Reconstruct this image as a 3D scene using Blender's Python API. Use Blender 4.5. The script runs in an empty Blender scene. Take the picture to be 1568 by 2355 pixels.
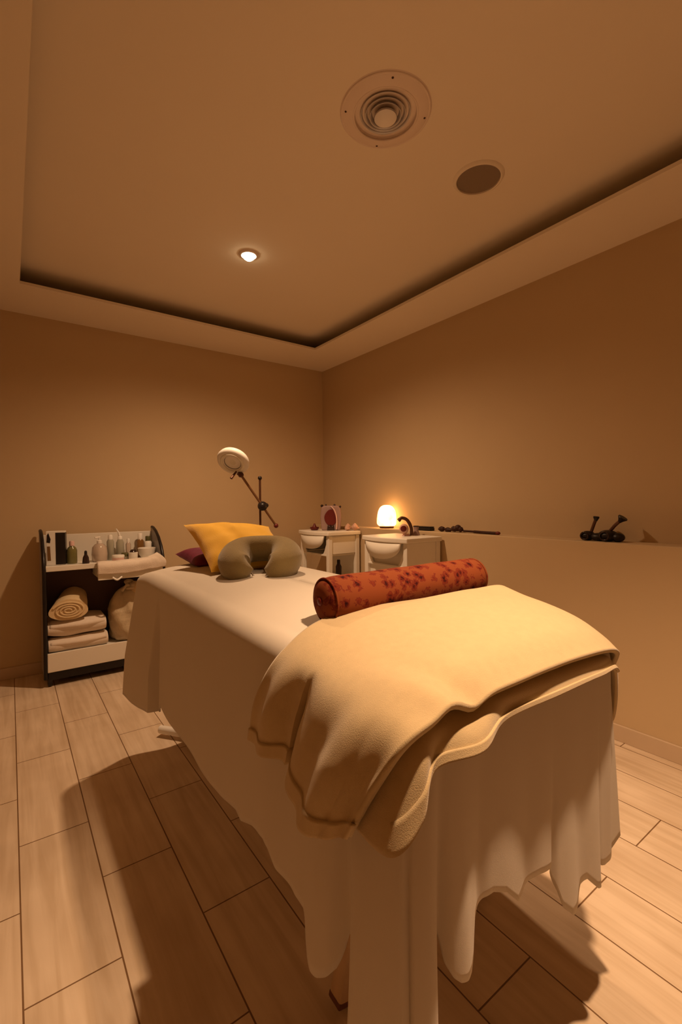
import bpy, bmesh, math, random
from mathutils import Vector, Matrix, noise
random.seed(7)
scene = bpy.context.scene
C = scene.collection
R = math.radians

# ------------------------------------------------------------------ camera, world, exposure, lights
cam_data = bpy.data.cameras.new('camera')
cam = bpy.data.objects.new('camera', cam_data); C.objects.link(cam)
cam_data.sensor_fit = 'HORIZONTAL'; cam_data.sensor_width = 24.0
cam_data.lens = 1048.67 / 1568 * 24.0
cam_data.clip_start = 0.02; cam_data.clip_end = 50
yaw, pitch, roll = R(35.991), R(-1.168), R(-0.488)
f_ = Vector((math.sin(yaw)*math.cos(pitch), math.cos(yaw)*math.cos(pitch), math.sin(pitch)))
r_ = Vector((math.cos(yaw), -math.sin(yaw), 0)); u_ = r_.cross(f_)
r2 = r_*math.cos(roll) + u_*math.sin(roll); u2 = -r_*math.sin(roll) + u_*math.cos(roll)
M = Matrix((r2, u2, -f_)).transposed().to_4x4(); M.translation = (0, 0, 1.11)
cam.matrix_world = M
scene.camera = cam

world = bpy.data.worlds.new('world'); scene.world = world; world.use_nodes = True
world.node_tree.nodes['Background'].inputs[0].default_value = (0.02, 0.012, 0.006, 1)
world.node_tree.nodes['Background'].inputs[1].default_value = 0.0
scene.view_settings.view_transform = 'Standard'
scene.view_settings.look = 'None'
scene.view_settings.gamma = 1.0
scene.view_settings.exposure = 0.05

WARM = (1.0, 0.635, 0.365)
def lamp(name, loc, power, size, blend, radius, target=None, color=WARM):
    d = bpy.data.lights.new(name, 'SPOT'); o = bpy.data.objects.new(name, d); C.objects.link(o)
    d.energy = power; d.spot_size = R(size); d.spot_blend = blend; d.shadow_soft_size = radius; d.color = color
    o.location = loc
    if target: o.rotation_euler = (Vector(target)-Vector(loc)).to_track_quat('-Z', 'Y').to_euler()
    return o
LAMP_NEAR = (0.84, 0.215, 2.415)
LAMP_FAR = (1.07, 2.30, 2.415)
lamp('downlight_beam', LAMP_NEAR, 252, 84, 1.0, 0.03, (1.05, 0.42, 0))
lamp('downlight_beam', LAMP_FAR, 116, 155, 1.0, 0.03)

scene.cycles.max_bounces = 8; scene.cycles.diffuse_bounces = 5
scene.cycles.use_adaptive_sampling = True; scene.cycles.adaptive_threshold = 0.03; scene.cycles.adaptive_min_samples = 16
scene.cycles.sample_clamp_indirect = 6.0
scene.cycles.caustics_reflective = False; scene.cycles.caustics_refractive = False
scene.cycles.use_denoising = True

# ------------------------------------------------------------------ materials
MATS = {}
def mat(name, col, rough=0.6, spec=0.3, bump=0.0, bscale=200.0, var=0.0, vscale=6.0, metal=0.0, trans=0.0, sheen=0.0, ior=1.45, stretch=None, sss=0.0):
    m = bpy.data.materials.new(name); m.use_nodes = True
    nt = m.node_tree; b = nt.nodes['Principled BSDF']
    b.inputs['Base Color'].default_value = (*col, 1); b.inputs['Roughness'].default_value = rough
    b.inputs['Specular IOR Level'].default_value = spec; b.inputs['Metallic'].default_value = metal
    b.inputs['Transmission Weight'].default_value = trans; b.inputs['IOR'].default_value = ior
    b.inputs['Sheen Weight'].default_value = sheen
    tc = nt.nodes.new('ShaderNodeTexCoord'); mp = nt.nodes.new('ShaderNodeMapping')
    nt.links.new(tc.outputs['Object'], mp.inputs[0])
    if stretch: mp.inputs['Scale'].default_value = stretch
    if var:
        n = nt.nodes.new('ShaderNodeTexNoise'); n.inputs['Scale'].default_value = vscale; n.inputs['Detail'].default_value = 6
        nt.links.new(mp.outputs[0], n.inputs['Vector'])
        mx = nt.nodes.new('ShaderNodeMix'); mx.data_type = 'RGBA'
        mx.inputs['A'].default_value = (*[max(0, c*(1-var)) for c in col], 1)
        mx.inputs['B'].default_value = (*[min(1, c*(1+var)) for c in col], 1)
        nt.links.new(n.outputs['Fac'], mx.inputs['Factor']); nt.links.new(mx.outputs['Result'], b.inputs['Base Color'])
    if bump:
        n2 = nt.nodes.new('ShaderNodeTexNoise'); n2.inputs['Scale'].default_value = bscale; n2.inputs['Detail'].default_value = 4
        nt.links.new(mp.outputs[0], n2.inputs['Vector'])
        bp = nt.nodes.new('ShaderNodeBump'); bp.inputs['Strength'].default_value = bump; bp.inputs['Distance'].default_value = 0.004
        nt.links.new(n2.outputs['Fac'], bp.inputs['Height']); nt.links.new(bp.outputs[0], b.inputs['Normal'])
    MATS[name] = m
    return m
def emis(name, col, strength):
    m = bpy.data.materials.new(name); m.use_nodes = True; b = m.node_tree.nodes['Principled BSDF']
    b.inputs['Base Color'].default_value = (*col, 1)
    b.inputs['Emission Color'].default_value = (*col, 1); b.inputs['Emission Strength'].default_value = strength
    MATS[name] = m; return m

mat('wall_paint', (0.56, 0.42, 0.255), 0.85, 0.2, 0.05, 90, 0.03, 3)
mat('ceiling_paint', (0.80, 0.71, 0.59), 0.9, 0.15, 0.04, 90, 0.03, 2)
mat('sheet_cotton', (0.58, 0.525, 0.45), 0.9, 0.1, 0.10, 900, 0.02, 8, sheen=0.1)
mat('fleece', (0.50, 0.385, 0.22), 0.95, 0.05, 0.22, 700, 0.08, 60, sheen=0.3)
mat('fleece_hem', (0.50, 0.385, 0.22), 0.95, 0.05, 0.6, 300, 0.1, 80, sheen=0.3)
mat('white_laminate', (0.78, 0.74, 0.66), 0.45, 0.4, 0.02, 60)
mat('black_laminate', (0.012, 0.008, 0.008), 0.35, 0.4)
mat('grey_laminate', (0.30, 0.27, 0.25), 0.4, 0.4)
mat('dark_plastic', (0.015, 0.010, 0.009), 0.4, 0.4)
mat('bronze', (0.22, 0.11, 0.05), 0.4, 0.5, metal=0.4)
mat('brown_metal', (0.10, 0.04, 0.02), 0.4, 0.5, metal=0.4)
mat('shaded_brown', (0.10, 0.055, 0.035), 0.5, 0.3, 0.05, 60, 0.2, 6)  # brown board, darkened to stand in for the shade under the top shelf
mat('base_tile', (0.56, 0.43, 0.30), 0.55, 0.3, 0.03, 60, 0.05, 8)
mat('white_plastic', (0.80, 0.77, 0.72), 0.4, 0.4)
mat('lens_glass', (0.75, 0.72, 0.62), 0.25, 0.5)
mat('yellow_velvet', (0.80, 0.46, 0.03), 0.85, 0.1, 0.3, 260, 0.06, 20, sheen=0.4)
mat('magenta_satin', (0.13, 0.006, 0.030), 0.6, 0.3, 0.2, 200, sheen=0.05)
mat('olive_velvet', (0.25, 0.185, 0.075), 0.9, 0.1, 0.4, 300, 0.10, 25, sheen=0.4)
mat('towel_white', (0.78, 0.68, 0.58), 0.95, 0.05, 0.8, 350, 0.05, 40)
mat('towel_beige', (0.74, 0.57, 0.34), 0.95, 0.05, 0.8, 350, 0.06, 40)
mat('bag_plastic', (0.52, 0.42, 0.28), 0.3, 0.6, 0.9, 45, 0.25, 14)
mat('clear_bottle', (0.88, 0.72, 0.60), 0.12, 0.5, trans=0.55)
mat('green_bottle', (0.26, 0.23, 0.08), 0.15, 0.5, trans=0.45)
mat('pale_bottle', (0.50, 0.48, 0.38), 0.2, 0.5, trans=0.3)
mat('amber_bottle', (0.26, 0.13, 0.04), 0.15, 0.5, trans=0.2)
mat('dark_bottle', (0.03, 0.015, 0.012), 0.2, 0.5)
mat('pink_plastic', (0.72, 0.48, 0.44), 0.4, 0.4)
mat('olive_lid', (0.10, 0.09, 0.03), 0.4, 0.4)
mat('maroon_wax', (0.13, 0.014, 0.010), 0.45, 0.4)
mat('lilac_casing', (0.34, 0.225, 0.205), 0.45, 0.4)
mat('shell', (0.62, 0.38, 0.28), 0.5, 0.4, 0.4, 40, 0.3, 20)
mat('dark_wood', (0.045, 0.016, 0.010), 0.5, 0.3, 0.2, 60, 0.3, 10)
mat('light_wood', (0.55, 0.40, 0.26), 0.5, 0.3, 0.05, 60, 0.2, 6, stretch=(8, 8, 1))
mat('rubber', (0.16, 0.07, 0.045), 0.7, 0.2)
mat('vent_enamel', (0.74, 0.62, 0.54), 0.35, 0.4)
mat('vane_enamel', (0.50, 0.47, 0.48), 0.3, 0.5, metal=0.35)
mat('duct_dark', (0.012, 0.011, 0.014), 0.6, 0.2)
mat('grille_cloth', (0.27, 0.205, 0.15), 0.8, 0.1, 0.6, 500)
mat('screw', (0.07, 0.03, 0.015), 0.5, 0.3)
mat('chrome', (0.7, 0.65, 0.6), 0.15, 0.5, metal=1.0)
emis('lamp_bulb', (1.0, 0.80, 0.50), 14.0)

def floor_material():
    m = bpy.data.materials.new('plank_tile'); m.use_nodes = True; nt = m.node_tree; b = nt.nodes['Principled BSDF']
    tc = nt.nodes.new('ShaderNodeTexCoord'); sp = nt.nodes.new('ShaderNodeSeparateXYZ'); cb = nt.nodes.new('ShaderNodeCombineXYZ')
    nt.links.new(tc.outputs['Object'], sp.inputs[0])
    def math_add(src, v):
        a = nt.nodes.new('ShaderNodeMath'); a.operation = 'ADD'; nt.links.new(src, a.inputs[0]); a.inputs[1].default_value = v; return a.outputs[0]
    nt.links.new(math_add(sp.outputs['Y'], -0.0222-0.2965+0.593*20), cb.inputs['X'])
    nt.links.new(math_add(sp.outputs['X'], -0.0033+0.2003*40), cb.inputs['Y'])
    br = nt.nodes.new('ShaderNodeTexBrick'); nt.links.new(cb.outputs[0], br.inputs['Vector'])
    br.offset = 0.5; br.offset_frequency = 2; br.squash = 1.0
    br.inputs['Scale'].default_value = 1.0; br.inputs['Mortar Size'].default_value = 0.0022; br.inputs['Mortar Smooth'].default_value = 0.3
    br.inputs['Brick Width'].default_value = 0.593; br.inputs['Row Height'].default_value = 0.2003; br.inputs['Bias'].default_value = 0.0
    br.inputs['Color1'].default_value = (0.68, 0.55, 0.41, 1); br.inputs['Color2'].default_value = (0.74, 0.60, 0.45, 1)
    br.inputs['Mortar'].default_value = (0.20, 0.11, 0.05, 1)
    mp = nt.nodes.new('ShaderNodeMapping'); mp.inputs['Scale'].default_value = (34, 2.2, 1); nt.links.new(tc.outputs['Object'], mp.inputs[0])
    n = nt.nodes.new('ShaderNodeTexNoise'); n.inputs['Scale'].default_value = 1.0; n.inputs['Detail'].default_value = 7; n.inputs['Distortion'].default_value = 0.6
    nt.links.new(mp.outputs[0], n.inputs['Vector'])
    n2 = nt.nodes.new('ShaderNodeTexNoise'); n2.inputs['Scale'].default_value = 5; nt.links.new(tc.outputs['Object'], n2.inputs['Vector'])
    rp = nt.nodes.new('ShaderNodeValToRGB'); rp.color_ramp.elements[0].position = 0.3; rp.color_ramp.elements[0].color = (0.82, 0.78, 0.72, 1)
    rp.color_ramp.elements[1].position = 0.62; rp.color_ramp.elements[1].color = (1, 1, 1, 1); nt.links.new(n.outputs['Fac'], rp.inputs[0])
    rp2 = nt.nodes.new('ShaderNodeValToRGB'); rp2.color_ramp.elements[0].position = 0.25; rp2.color_ramp.elements[0].color = (0.86, 0.83, 0.8, 1)
    rp2.color_ramp.elements[1].position = 0.7; nt.links.new(n2.outputs['Fac'], rp2.inputs[0])
    def mul(a, c):
        x = nt.nodes.new('ShaderNodeMix'); x.data_type = 'RGBA'; x.blend_type = 'MULTIPLY'; x.inputs['Factor'].default_value = 1
        nt.links.new(a, x.inputs['A']); nt.links.new(c, x.inputs['B']); return x.outputs['Result']
    nt.links.new(mul(mul(br.outputs['Color'], rp.outputs[0]), rp2.outputs[0]), b.inputs['Base Color'])
    b.inputs['Roughness'].default_value = 0.55; b.inputs['Specular IOR Level'].default_value = 0.3
    bp = nt.nodes.new('ShaderNodeBump'); bp.inputs['Strength'].default_value = 0.4; bp.inputs['Distance'].default_value = 0.002; bp.invert = True
    nt.links.new(br.outputs['Fac'], bp.inputs['Height']); nt.links.new(bp.outputs[0], b.inputs['Normal'])
    MATS['plank_tile'] = m
floor_material()

def bolster_material():
    m = bpy.data.materials.new('bolster_print'); m.use_nodes = True; nt = m.node_tree; b = nt.nodes['Principled BSDF']
    tc = nt.nodes.new('ShaderNodeTexCoord')
    v = nt.nodes.new('ShaderNodeTexVoronoi'); v.inputs['Scale'].default_value = 42; nt.links.new(tc.outputs['Object'], v.inputs['Vector'])
    n = nt.nodes.new('ShaderNodeTexNoise'); n.inputs['Scale'].default_value = 55; n.inputs['Detail'].default_value = 6; n.inputs['Distortion'].default_value = 2.2
    nt.links.new(tc.outputs['Object'], n.inputs['Vector'])
    a = nt.nodes.new('ShaderNodeMath'); a.operation = 'ADD'; nt.links.new(v.outputs['Distance'], a.inputs[0]); nt.links.new(n.outputs['Fac'], a.inputs[1])
    rp = nt.nodes.new('ShaderNodeValToRGB'); e = rp.color_ramp.elements
    e[0].position = 0.55; e[0].color = (0.0248, 0.0033, 0.0033, 1); e[1].position = 1.15; e[1].color = (0.1870, 0.0468, 0.0154, 1)
    for p, c in ((0.72, (0.0900, 0.0108, 0.0066, 1)), (0.86, (0.1620, 0.0270, 0.0102, 1)), (0.95, (0.1140, 0.0156, 0.0102, 1))):
        k = e.new(p); k.color = c
    sc = nt.nodes.new('ShaderNodeMath'); sc.operation = 'MULTIPLY'; sc.inputs[1].default_value = 1.0
    nt.links.new(a.outputs[0], sc.inputs[0]); nt.links.new(sc.outputs[0], rp.inputs[0])
    nt.links.new(rp.outputs[0], b.inputs['Base Color'])
    b.inputs['Roughness'].default_value = 0.85; b.inputs['Specular IOR Level'].default_value = 0.1
    MATS['bolster_print'] = m
bolster_material()

def salt_material():
    m = bpy.data.materials.new('glowing_salt'); m.use_nodes = True; nt = m.node_tree; b = nt.nodes['Principled BSDF']
    b.inputs['Base Color'].default_value = (0.9, 0.45, 0.2, 1); b.inputs['Roughness'].default_value = 0.5
    tc = nt.nodes.new('ShaderNodeTexCoord'); n = nt.nodes.new('ShaderNodeTexNoise'); n.inputs['Scale'].default_value = 14
    nt.links.new(tc.outputs['Object'], n.inputs['Vector'])
    rp = nt.nodes.new('ShaderNodeValToRGB'); rp.color_ramp.elements[0].position = 0.3; rp.color_ramp.elements[0].color = (1.0, 0.40, 0.09, 1)
    rp.color_ramp.elements[1].position = 0.6; rp.color_ramp.elements[1].color = (1.0, 0.55, 0.2, 1)
    nt.links.new(n.outputs['Fac'], rp.inputs[0]); nt.links.new(rp.outputs[0], b.inputs['Emission Color'])
    b.inputs['Emission Strength'].default_value = 6.5
    MATS['glowing_salt'] = m
salt_material()

# ------------------------------------------------------------------ geometry helpers: every shape is (verts, faces)
def box(x0, x1, y0, y1, z0, z1):
    v = [(x0,y0,z0),(x1,y0,z0),(x1,y1,z0),(x0,y1,z0),(x0,y0,z1),(x1,y0,z1),(x1,y1,z1),(x0,y1,z1)]
    return v, [(3,2,1,0),(4,5,6,7),(0,1,5,4),(1,2,6,5),(2,3,7,6),(3,0,4,7)]
def prism(poly, axis, a, b):
    def put(p, t): return {'x': (t, p[0], p[1]), 'y': (p[0], t, p[1]), 'z': (p[0], p[1], t)}[axis]
    n = len(poly); v = [put(p, a) for p in poly] + [put(p, b) for p in poly]
    f = [tuple(range(n))[::-1], tuple(range(n, 2*n))] + [(i, (i+1) % n, n+(i+1) % n, n+i) for i in range(n)]
    return v, f
def lathe(prof, n=32, wob=None):
    v, f = [], []
    for i, (r, z) in enumerate(prof):
        for k in range(n):
            a = 2*math.pi*k/n; rr = r*(wob(a, z) if wob else 1)
            v.append((rr*math.cos(a), rr*math.sin(a), z))
    for i in range(len(prof)-1):
        for k in range(n):
            f.append((i*n+k, i*n+(k+1) % n, (i+1)*n+(k+1) % n, (i+1)*n+k))
    if prof[0][0] > 1e-6: f.append(tuple(range(n))[::-1])
    if prof[-1][0] > 1e-6: f.append(tuple((len(prof)-1)*n+k for k in range(n)))
    return v, f
def tube(path, rad, n=12, cap=True):
    P = [Vector(p) for p in path]
    if not hasattr(rad, '__len__'): rad = [rad]*len(P)
    v, f = [], []; prev = None
    for i, p in enumerate(P):
        t = (P[min(i+1, len(P)-1)] - P[max(i-1, 0)]).normalized()
        if prev is None:
            a = Vector((0,0,1)) if abs(t.z) < 0.9 else Vector((1,0,0)); s = t.cross(a).normalized()
        else: s = (prev - t*prev.dot(t)).normalized()
        prev = s; q = t.cross(s)
        for k in range(n):
            a = 2*math.pi*k/n; v.append(tuple(p + (s*math.cos(a)+q*math.sin(a))*rad[i]))
    for i in range(len(P)-1):
        for k in range(n): f.append((i*n+k, i*n+(k+1) % n, (i+1)*n+(k+1) % n, (i+1)*n+k))
    if cap: f.append(tuple(range(n))[::-1]); f.append(tuple((len(P)-1)*n+k for k in range(n)))
    return v, f
def cr(p, t):                                   # Catmull-Rom through the list p, t in 0..1
    n = len(p)-1; x = min(max(t, 0), 1)*n; i = min(int(x), n-1); u = x-i
    a, b, c, d = (Vector(p[max(i-1, 0)]), Vector(p[i]), Vector(p[i+1]), Vector(p[min(i+2, n)]))
    if i == 0: a = b*2-c
    if i == n-1: d = c*2-b
    return 0.5*((2*b)+(c-a)*u+(2*a-5*b+4*c-d)*u*u+(-a+3*b-3*c+d)*u**3)
def spline(p, n): return [tuple(cr(p, i/n)) for i in range(n+1)]
def sheet_grid(ctrl, nu, nv, fn=None):          # ctrl[row][col]; bicubic cloth
    v = []
    for j in range(nv+1):
        t = j/nv
        for i in range(nu+1):
            u = i/nu
            q = cr([cr(row, u) for row in ctrl], t)
            if fn: q = fn(q, u, t)
            v.append(tuple(q))
    f = [(j*(nu+1)+i, j*(nu+1)+i+1, (j+1)*(nu+1)+i+1, (j+1)*(nu+1)+i) for j in range(nv) for i in range(nu)]
    return v, f
def pillow(w, h, t, n=28, pinch=0.06):
    v, f = [], []
    for s in (1, -1):
        for j in range(n+1):
            for i in range(n+1):
                a = -1+2*i/n; b = -1+2*j/n
                k = max(0, (1-abs(a)**3.0)*(1-abs(b)**3.0))**0.55
                x = a*w/2*(1-pinch*(1-b*b)); y = b*h/2*(1-pinch*(1-a*a))
                z = s*t/2*k*(1+0.10*noise.noise((a*2.1, b*2.1, s*3)))
                z += 0.006*math.sin(9*(a+b*0.4))*(1-abs(a))*k*s*(1 if a < 0 else .3)
                v.append((x, y, z))
    m = (n+1)*(n+1)
    for s in range(2):
        for j in range(n):
            for i in range(n):
                q = (s*m+j*(n+1)+i, s*m+j*(n+1)+i+1, s*m+(j+1)*(n+1)+i+1, s*m+(j+1)*(n+1)+i)
                f.append(q if s == 0 else q[::-1])
    return v, f
def sphere(c, r, n=16, sq=(1,1,1)):
    v, f = lathe([(max(1e-7, math.sin(math.pi*i/n)*r), -math.cos(math.pi*i/n)*r) for i in range(n+1)], n*2)
    return [(c[0]+x*sq[0], c[1]+y*sq[1], c[2]+z*sq[2]) for x, y, z in v], f
def torus(Rm, r, z=0, n=40, m=10, sx=1, sy=1):
    v, f = [], []
    for i in range(n):
        a = 2*math.pi*i/n
        for k in range(m):
            b = 2*math.pi*k/m; q = Rm+r*math.cos(b); v.append((q*math.cos(a)*sx, q*math.sin(a)*sy, z+r*math.sin(b)))
    for i in range(n):
        for k in range(m): f.append((i*m+k, ((i+1) % n)*m+k, ((i+1) % n)*m+(k+1) % m, i*m+(k+1) % m))
    return v, f
def join(*gs):
    v, f = [], []
    for a, b in gs:
        o = len(v); v += list(a); f += [tuple(i+o for i in q) for q in b]
    return v, f
def move(g, d): return [(x+d[0], y+d[1], z+d[2]) for x, y, z in g[0]], g[1]
def xf(g, m): return [tuple(m @ Vector(p)) for p in g[0]], g[1]
def aim(g, a, b):                                # put +Z geometry from a towards b
    a, b = Vector(a), Vector(b); q = (b-a).to_track_quat('Z', 'Y').to_matrix().to_4x4(); q.translation = a
    return xf(g, q)

WM = {}                                          # world matrix of every thing and part
def obj(name, g, m, parent=None, bevel=0.0, smooth=True, solid=0.0, label=None, seg=2, soff=0.0, sub=0):
    me = bpy.data.meshes.new(name); o = None
    wm = WM.get(parent.name, Matrix.Identity(4)) if parent else None
    base = wm.inverted() if parent else None
    v = [tuple(base @ Vector(p)) for p in g[0]] if parent else g[0]
    me.from_pydata(v, [], g[1]); me.validate()
    bm = bmesh.new(); bm.from_mesh(me); bmesh.ops.remove_doubles(bm, verts=bm.verts, dist=1e-5)
    if not solid: bmesh.ops.recalc_face_normals(bm, faces=bm.faces)
    bm.to_mesh(me); bm.free()
    me.materials.append(MATS[m])
    o = bpy.data.objects.new(name, me); C.objects.link(o)
    if parent: o.parent = parent; WM[o.name] = wm
    if smooth and not bevel: me.shade_smooth()
    if smooth and not bevel: me.set_sharp_from_angle(angle=R(48))
    if solid:
        s = o.modifiers.new('solidify', 'SOLIDIFY'); s.thickness = solid; s.offset = soff
    if bevel:
        b = o.modifiers.new('bevel', 'BEVEL'); b.width = bevel; b.segments = seg; b.limit_method = 'ANGLE'
    if sub:
        s = o.modifiers.new('subsurf', 'SUBSURF'); s.levels = sub; s.render_levels = sub
    if label: o['label'] = label
    return o
def tag(o, label, cat, group=None):
    o['label'] = label; o['category'] = cat
    if group: o['group'] = group
    return o
def thing(name, label, cat, loc=(0,0,0), rz=0.0, group=None):
    o = bpy.data.objects.new(name, None); C.objects.link(o); o.empty_display_size = 0.05
    o.location = loc; o.rotation_euler = (0, 0, rz)
    o.matrix_world = Matrix.Translation(loc) @ Matrix.Rotation(rz, 4, 'Z')
    WM[o.name] = o.matrix_world.copy()
    return tag(o, label, cat, group)
def struct(name, g, m, bevel=0.0):
    o = obj(name, g, m, None, bevel, smooth=False); o['kind'] = 'structure'; return o

# ------------------------------------------------------------------ the room
XL, XR, YF, YB = -0.36, 2.41, -1.15, 3.60
ZS, ZC = 2.346, 2.455
struct('floor', box(XL-0.1, XR+0.1, YF-0.1, YB+0.1, -0.06, 0.0), 'plank_tile')
struct('wall_back', box(XL-0.1, XR+0.1, YB, YB+0.1, 0, ZC+0.1), 'wall_paint')
struct('wall_right', prism([(2.262, 0), (2.262, 0.908), (2.266, 0.912), (XR, 0.912), (XR, ZC+0.1), (XR+0.1, ZC+0.1), (XR+0.1, 0)], 'y', YF-0.1, YB), 'wall_paint')
struct('wall_left', box(XL-0.1, XL, YF-0.1, YB, 0, ZC+0.1), 'wall_paint')
struct('wall_front', box(XL, XR, YF-0.1, YF, 0, ZC+0.1), 'wall_paint')

def holed_plate(x0, x1, y0, y1, z0, z1, cx, cy, r, n=48):      # slab with a round hole for the air outlet
    bm = bmesh.new()
    outer = [bm.verts.new((x, y, z0)) for x, y in ((x0,y0),(x1,y0),(x1,y1),(x0,y1))]
    inner = [bm.verts.new((cx+r*math.cos(2*math.pi*k/n), cy+r*math.sin(2*math.pi*k/n), z0)) for k in range(n)]
    ed = [bm.edges.new((outer[i], outer[(i+1) % 4])) for i in range(4)] + [bm.edges.new((inner[i], inner[(i+1) % n])) for i in range(n)]
    bmesh.ops.triangle_fill(bm, use_beauty=True, use_dissolve=False, edges=ed)
    ret = bmesh.ops.extrude_face_region(bm, geom=bm.faces[:])
    for e in ret['geom']:
        if isinstance(e, bmesh.types.BMVert): e.co.z = z1
    bm.verts.index_update()
    g = [tuple(v.co) for v in bm.verts], [tuple(v.index for v in f.verts) for f in bm.faces]
    bm.free(); return g
VX, VY = 1.074, 1.198
struct('ceiling', holed_plate(XL, XR, YF, YB, ZC, ZC+0.08, VX, VY, 0.108), 'ceiling_paint')

TX0, TX1, TY0, TY1, TT = 0.069, 2.02, -0.66, 3.12, 0.016
def ring_slab(x0, x1, y0, y1, a0, a1, b0, b1, z0, z1):
    v = []
    for z in (z0, z1):
        v += [(x0,y0,z),(x1,y0,z),(x1,y1,z),(x0,y1,z),(a0,b0,z),(a1,b0,z),(a1,b1,z),(a0,b1,z)]
    f = []
    for i in range(4):
        j = (i+1) % 4
        f += [(i, j, 4+j, 4+i), (8+i, 12+i, 12+j, 8+j), (4+i, 4+j, 12+j, 12+i), (i, 8+i, 8+j, j)]
    return v, f
struct('trim_1', ring_slab(XL, XR, YF, YB, TX0, TX1, TY0, TY1, ZS, ZS+TT), 'ceiling_paint')
struct('baseboard_right', box(2.250, 2.262, YF, YB, 0, 0.074), 'base_tile', 0.002)
struct('baseboard_back', box(XL, 2.25, YB-0.012, YB, 0, 0.074), 'base_tile', 0.002)

# ------------------------------------------------------------------ ceiling fittings
def downlight(x, y, label):
    t = thing('ceiling_downlight', label, 'ceiling light', (x, y, ZC), 0, 'recessed ceiling downlights')
    obj('trim_ring', move(lathe([(0.0365, -0.002), (0.040, -0.010), (0.050, -0.007), (0.054, 0.0)], 40), (x, y, ZC)), 'vent_enamel', t)
    obj('bulb', move(lathe([(1e-6, -0.034), (0.015, -0.031), (0.027, -0.022), (0.035, -0.008), (0.036, -0.001)], 32), (x, y, ZC)), 'lamp_bulb', t)
    return t
downlight(LAMP_FAR[0], LAMP_FAR[1], 'small glowing round downlight in the ceiling above the far end of the massage bed')
downlight(LAMP_NEAR[0], LAMP_NEAR[1], 'second glowing downlight in the ceiling above the near end of the massage bed')

vent = thing('air_diffuser', 'large round white ceiling air outlet with nested rings and a dark throat', 'air vent', (VX, VY, ZC))
at = lambda g: move(g, (VX, VY, ZC))
obj('outer_flange', at(lathe([(0.106, 0.02), (0.106, -0.004), (0.112, -0.012), (0.128, -0.010), (0.146, -0.006), (0.155, -0.001), (0.157, 0.0)], 64)[0:2]), 'vent_enamel', vent, solid=0.002, soff=0)
for i, (rb, zt, zb_) in enumerate(((0.086, 0.008, -0.007), (0.070, 0.004, -0.011), (0.055, 0.000, -0.015))):
    g = lathe([(rb-0.008, zt), (rb-0.006, (zt+zb_)/2), (rb-0.004, zb_+0.004), (rb, zb_)], 56)
    g = (g[0], [q for q in g[1] if len(q) == 4])
    obj('diffuser_ring', at(g), 'vane_enamel', vent, solid=0.002, soff=0)
obj('center_disc', at(lathe([(0.012, 0.02), (0.018, -0.006), (0.040, -0.018), (0.038, -0.022), (1e-6, -0.023)], 40)), 'vane_enamel', vent)
g = lathe([(0.107, 0.0), (0.107, 0.075), (1e-6, 0.076)], 48)
obj('duct', at((g[0], [q for q in g[1] if len(q) == 4])), 'duct_dark', vent, label='dark duct throat')
obj('edge_bead', at(torus(0.151, 0.004, -0.003, 64, 8)), 'vent_enamel', vent)
obj('throat_bead', at(torus(0.110, 0.0045, -0.010, 64, 8)), 'vent_enamel', vent)
for a in (150, 62, -30, 238):
    obj('screw', at(move(sphere((0, 0, 0), 0.004, 8, (1, 1, 0.5)), (0.138*math.cos(R(a)), 0.138*math.sin(R(a)), -0.009))), 'screw', vent, label='small dark screw')
for k in range(4):
    a = R(45+90*k)
    obj('support_strut', at(tube([(0.03*math.cos(a), 0.03*math.sin(a), 0.01), (0.105*math.cos(a), 0.105*math.sin(a), 0.028)], 0.003, 8)), 'vane_enamel', vent)

spk = thing('ceiling_speaker', 'round grey-brown speaker grille with a pale rim, flush in the ceiling', 'speaker', (1.603, 1.215, ZC))
ats = lambda g: move(g, (1.603, 1.215, ZC))
g = lathe([(0.088, 0.0), (0.0885, -0.009), (0.092, -0.011), (0.099, -0.008), (0.104, 0.0)], 56)
obj('rim', ats((g[0], [q for q in g[1] if len(q) == 4])), 'ceiling_paint', spk)
obj('grille', ats(lathe([(0.089, -0.003), (0.05, -0.005), (1e-6, -0.006)], 48)), 'grille_cloth', spk)

# ------------------------------------------------------------------ massage bed
BX0, BX1, BY0, BY1 = 0.435, 1.075, 0.447, 2.15
BXC, BHW = (BX0+BX1)/2, (BX1-BX0)/2
def ztop(x, y):
    s = min(abs((x-BXC)/BHW), 1.05)
    z = 0.858 - 0.042*s**2.5
    if y < BY0+0.22: z -= 0.038*((BY0+0.22-y)/0.22)**2
    if y > BY1-0.25: z -= 0.035*((y-BY1+0.25)/0.25)**2
    return z
def perimeter(ins, n, rc):                       # rounded rectangle, starts at the left side far corner, goes towards the camera
    x0, x1, y0, y1 = BX0+ins, BX1-ins, BY0+ins, BY1-ins; r = max(rc-ins, 0.004)
    pts = []
    segs = [((x0, y1-r), (x0, y0+r), None), ((x0+r, y0+r), (180, 270), 'a'), ((x0+r, y0), (x1-r, y0), None), ((x1-r, y0+r), (270, 360), 'a'),
            ((x1, y0+r), (x1, y1-r), None), ((x1-r, y1-r), (0, 90), 'a'), ((x1-r, y1), (x0+r, y1), None), ((x0+r, y1-r), (90, 180), 'a')]
    for (p, q, k), m in zip(segs, n):
        for i in range(m):
            t = i/m
            if k is None: pts.append((p[0]+(q[0]-p[0])*t, p[1]+(q[1]-p[1])*t))
            else:
                a = R(q[0]+(q[1]-q[0])*t); pts.append((p[0]+r*math.cos(a), p[1]+r*math.sin(a)))
    return pts
def lerp_tab(tab, x):
    if x <= tab[0][0]: return tab[0][1]
    for (a, b), (c, d) in zip(tab, tab[1:]):
        if x <= c: return b+(d-b)*(x-a)/(c-a)
    return tab[-1][1]
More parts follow.
